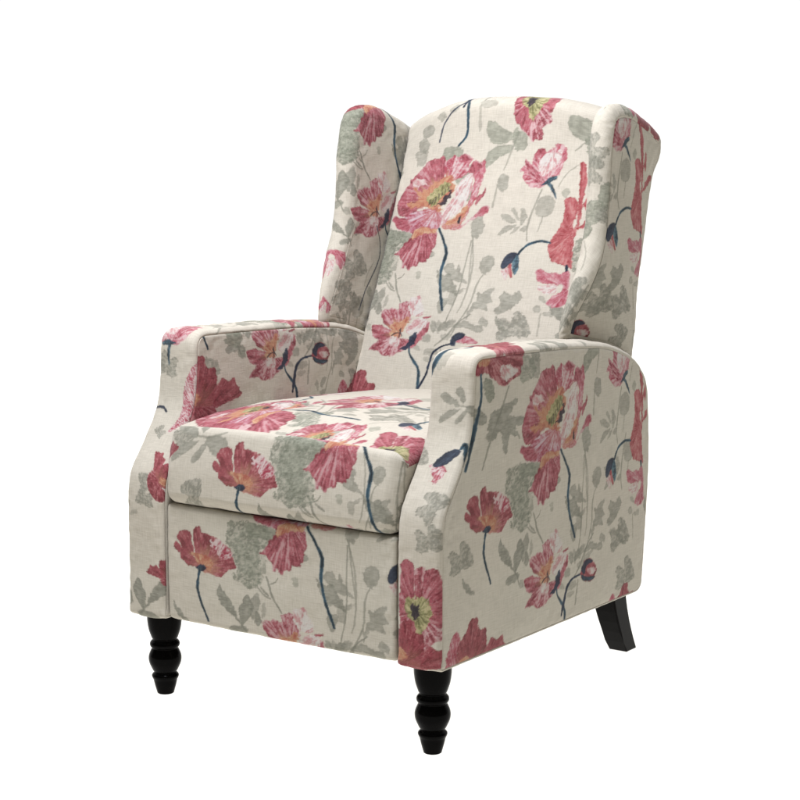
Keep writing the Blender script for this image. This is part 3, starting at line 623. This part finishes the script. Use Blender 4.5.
FLOORM = backlit_floor_material(); DUST = plain_material('black_dust_cloth', (.02, .02, .02))

# ---------------------------------------------------------------- meshes
def link(name, me, m, parent=None):
    me.materials.append(m); o = bpy.data.objects.new(name, me); COL.objects.link(o)
    if parent: o.parent = parent
    return o

def ease(p):
    """slack in the cover: shallow uneven puckers that fade out at the seams"""
    P = p.P
    if p.panel == 'plain' or min(P.shape[:2]) < 20: return P
    du = np.gradient(P, axis=1)
    dv = (np.roll(P, -1, 0) - np.roll(P, 1, 0)) if p.closed else np.gradient(P, axis=0)
    n = np.cross(du, dv); n /= np.linalg.norm(n, axis=-1, keepdims=True) + 1e-12
    if p.flip: n = -n
    U, V = p.UV[..., 0], p.UV[..., 1]; h = sum(map(ord, p.panel)) % 97
    w = np.linalg.norm(np.diff(P, axis=1), axis=-1); s = np.concatenate([np.zeros((len(P), 1)), np.cumsum(w, 1)], 1)
    e = np.minimum(s, s[:, -1:]-s)
    if not p.closed:
        w = np.linalg.norm(np.diff(P, axis=0), axis=-1); t = np.concatenate([np.zeros((1, P.shape[1])), np.cumsum(w, 0)], 0)
        e = np.minimum(e, np.minimum(t, t[-1:]-t))
    fade = sst(.004, .030, e); rim = sst(.002, .010, e)*sst(.06, .012, e)
    d = fade*(.0044*(fbm(U*11+h, V*11, h)-.5) + .0012*(fbm(U*38, V*34+h, h+3)-.5)) + rim*.0015*(noise(U*75+V*22, V*75-U*22, h+5)-.5)
    return P + n*d[..., None]

def cloth(name, patches, parent):
    V, F, C, UVS = [], [], [], []; base = 0
    for p in patches:
        nv, nu = p.P.shape[:2]
        idx = base + np.arange(nv*nu).reshape(nv, nu)
        P, UV, c = ease(p), p.UV, paint(p)
        V.append(P.reshape(-1, 3)); C.append(c.reshape(-1, 3)); UVS.append(UV.reshape(-1, 2))
        r = np.vstack([idx, idx[:1]]) if p.closed else idx
        q = np.stack([r[:-1, :-1], r[:-1, 1:], r[1:, 1:], r[1:, :-1]], -1).reshape(-1, 4)
        if p.flip: q = q[:, ::-1]
        F.append(q); base += nv*nu
    V, F, C, UVS = map(np.concatenate, (V, F, C, UVS))
    me = bpy.data.meshes.new(name)
    me.vertices.add(len(V)); me.vertices.foreach_set('co', V.astype(np.float32).ravel())
    me.loops.add(F.size); me.loops.foreach_set('vertex_index', F.astype(np.int32).ravel())
    me.polygons.add(len(F)); me.polygons.foreach_set('loop_start', np.arange(0, F.size, 4, dtype=np.int32))
    me.update(calc_edges=True)
    at = me.attributes.new('print', 'FLOAT_COLOR', 'POINT')
    at.data.foreach_set('color', np.c_[C, np.ones(len(C))].astype(np.float32).ravel())
    uv = me.attributes.new('cloth', 'FLOAT2', 'CORNER'); uv.data.foreach_set('vector', UVS[F.ravel()].astype(np.float32).ravel())
    me.polygons.foreach_set('use_smooth', np.ones(len(F), bool)); me.update()
    return link(name, me, FAB, parent)

def lathe(name, prof, loc, parent, seg=64):
    bm = bmesh.new(); rings = []
    for r, z in prof:
        rings.append([bm.verts.new((r*math.cos(2*math.pi*k/seg), r*math.sin(2*math.pi*k/seg), z)) for k in range(seg)])
    for a, b in zip(rings, rings[1:]):
        for k in range(seg): bm.faces.new((a[k], a[(k+1) % seg], b[(k+1) % seg], b[k]))
    bm.faces.new(rings[0][::-1]); bm.faces.new(rings[-1])
    for f in bm.faces: f.smooth = len(f.verts) == 4
    me = bpy.data.meshes.new(name); bm.to_mesh(me); bm.free()
    o = link(name, me, WOOD, parent); o.location = loc
    return o

def spline(pts, n=10):
    P = np.array(pts, float); P = np.vstack([2*P[0]-P[1], P, 2*P[-1]-P[-2]]); out = []
    for i in range(1, len(P)-2):
        for t in np.linspace(0, 1, n, endpoint=False):
            a, b, c, d = P[i-1:i+3]
            out.append(.5*((2*b)+(c-a)*t+(2*a-5*b+4*c-d)*t*t+(3*b-a-3*c+d)*t**3))
    out.append(P[-2]); return np.array(out)

def rear_leg(sign, parent):
    """square tapered leg, raked backwards and gently curved"""
    bm = bmesh.new(); rings = []
    for t in np.linspace(0, 1, 9):
        z = .20*(1-t); y = .703 + .110*t**1.5; x = sign*(.276 - .022*t); h = .0275 - .0065*t
        rings.append([bm.verts.new((x+a*h, y+b*h, z)) for a, b in ((-1, -1), (1, -1), (1, 1), (-1, 1))])
    for a, b in zip(rings, rings[1:]):
        for k in range(4): bm.faces.new((a[k], b[k], b[(k+1) % 4], a[(k+1) % 4]))
    bm.faces.new(rings[0]); bm.faces.new(rings[-1][::-1])
    es = [e for e in bm.edges if abs(e.verts[0].co.z-e.verts[1].co.z) > .005 or e.verts[0].co.z < .001 and e.verts[1].co.z < .001]
    bmesh.ops.bevel(bm, geom=es, offset=.003, segments=3, affect='EDGES', profile=.5)
    bmesh.ops.recalc_face_normals(bm, faces=bm.faces)
    me = bpy.data.meshes.new('leg'); bm.to_mesh(me); bm.free()
    return link('leg', me, WOOD, parent)

def box(name, lo, hi, m, parent, bev=.004):
    bm = bmesh.new(); bmesh.ops.create_cube(bm, size=1)
    for v in bm.verts: v.co = [lo[k]+(v.co[k]+.5)*(hi[k]-lo[k]) for k in range(3)]
    bmesh.ops.bevel(bm, geom=bm.edges[:], offset=bev, segments=2, affect='EDGES', profile=.5)
    me = bpy.data.meshes.new(name); bm.to_mesh(me); bm.free()
    return link(name, me, m, parent)

chair = bpy.data.objects.new('armchair', None); COL.objects.link(chair)
chair['label'] = 'wingback armchair upholstered in cream linen printed with pink poppies, on black legs'
chair['category'] = 'armchair'
for s in (1, -1): cloth('armrest', arm(s), chair)
for s in (1, -1): cloth('wing', wing(s), chair)
cloth('backrest', backrest(), chair); cloth('seat', seat(), chair); cloth('footrest', footrest(), chair); cloth('rear_panel', rear_panel(), chair)
box('base_frame', (-.258, .055, .172), (.258, .636, .36), DUST, chair)
LEG = spline([(.0325, .170), (.0327, .150), (.0322, .138), (.0300, .124), (.0255, .110), (.0232, .1055), (.0240, .1035), (.0272, .0995), (.0283, .0955), (.0272, .0915),
              (.0248, .0885), (.0258, .0855), (.0295, .0770), (.0310, .0690), (.0297, .0595), (.0250, .0485), (.0215, .0420), (.0215, .0405), (.0243, .0375), (.0255, .0345), (.0245, .0310),
              (.0225, .0265), (.0200, .0160), (.0172, .0060), (.0158, .0010)])
LEG = np.vstack([LEG, [(.0145, 0)]])
for s in (1, -1): lathe('leg', [tuple(p) for p in LEG], (s*.304, .047, 0), chair)
for s in (1, -1): rear_leg(s, chair)

# ---------------------------------------------------------------- floor
bm = bmesh.new(); bmesh.ops.create_grid(bm, x_segments=4, y_segments=4, size=10)
me = bpy.data.meshes.new('floor'); bm.to_mesh(me); bm.free()
fl = link('floor', me, FLOORM); fl['kind'] = 'structure'; fl['label'] = 'plain white studio floor'

# ---------------------------------------------------------------- camera
yaw, pit, f, cx, cy, cz = CAM
cam = bpy.data.cameras.new('camera'); co = bpy.data.objects.new('camera', cam); COL.objects.link(co)
cam.sensor_width = 36; cam.lens = f/800*36; cam.clip_end = 200; co.location = (cx, cy, cz)
co.rotation_euler = (R90-pit, 0, yaw); SC.camera = co

# ---------------------------------------------------------------- light
def area(name, loc, tgt, sx, sy, power, col=(1, 1, 1)):
    l = bpy.data.lights.new(name, 'AREA'); l.shape = 'RECTANGLE'; l.size = sx; l.size_y = sy; l.energy = power; l.color = col
    o = bpy.data.objects.new(name, l); COL.objects.link(o); o.location = loc
    from mathutils import Vector
    o.rotation_euler = (Vector(tgt)-Vector(loc)).to_track_quat('-Z', 'Y').to_euler()
    return o
w = bpy.data.worlds.new('World'); SC.world = w; w.use_nodes = True
nt = w.node_tree; N, K_ = nt.nodes, nt.links; bg = N['Background']
# world light shaped by direction: added glow overhead, white behind, dim fill in front
tc = N.new('ShaderNodeTexCoord'); sep = N.new('ShaderNodeSeparateXYZ'); K_.new(tc.outputs['Generated'], sep.inputs[0])
dot = N.new('ShaderNodeVectorMath'); dot.operation = 'DOT_PRODUCT'; dot.inputs[1].default_value = (-.574, .819, 0); K_.new(tc.outputs['Generated'], dot.inputs[0])
def ramp(src, a, b, lo, hi):
    r = N.new('ShaderNodeMapRange'); r.interpolation_type = 'SMOOTHSTEP'
    for i, v in enumerate((a, b, lo, hi)): r.inputs[1+i].default_value = v
    K_.new(src, r.inputs[0]); return r.outputs[0]
back_white = ramp(dot.outputs['Value'], .05, .45, FRONT_FILL, 1.06); top = ramp(sep.outputs[2], .55, .85, 0, TOP)
add = N.new('ShaderNodeMath'); add.operation = 'ADD'; K_.new(back_white, add.inputs[0]); K_.new(top, add.inputs[1])
K_.new(add.outputs[0], bg.inputs[1]); bg.inputs[0].default_value = (1, .99, .975, 1)
area('softbox_lamp', (.08, -.40, 2.42), (0, .3, .6), .5, .5, KEY, (.98, 1, 1.09))
area('under_floor_fill', (0, 0, -.6), (0, 0, 5), 22, 22, UNDER, (1, .975, .905))  # unseen fill added beneath the floor, whitens it and washes out shadows
SC.view_settings.view_transform = 'Standard'; SC.view_settings.look = 'None'; SC.view_settings.exposure = 0; SC.view_settings.gamma = 1
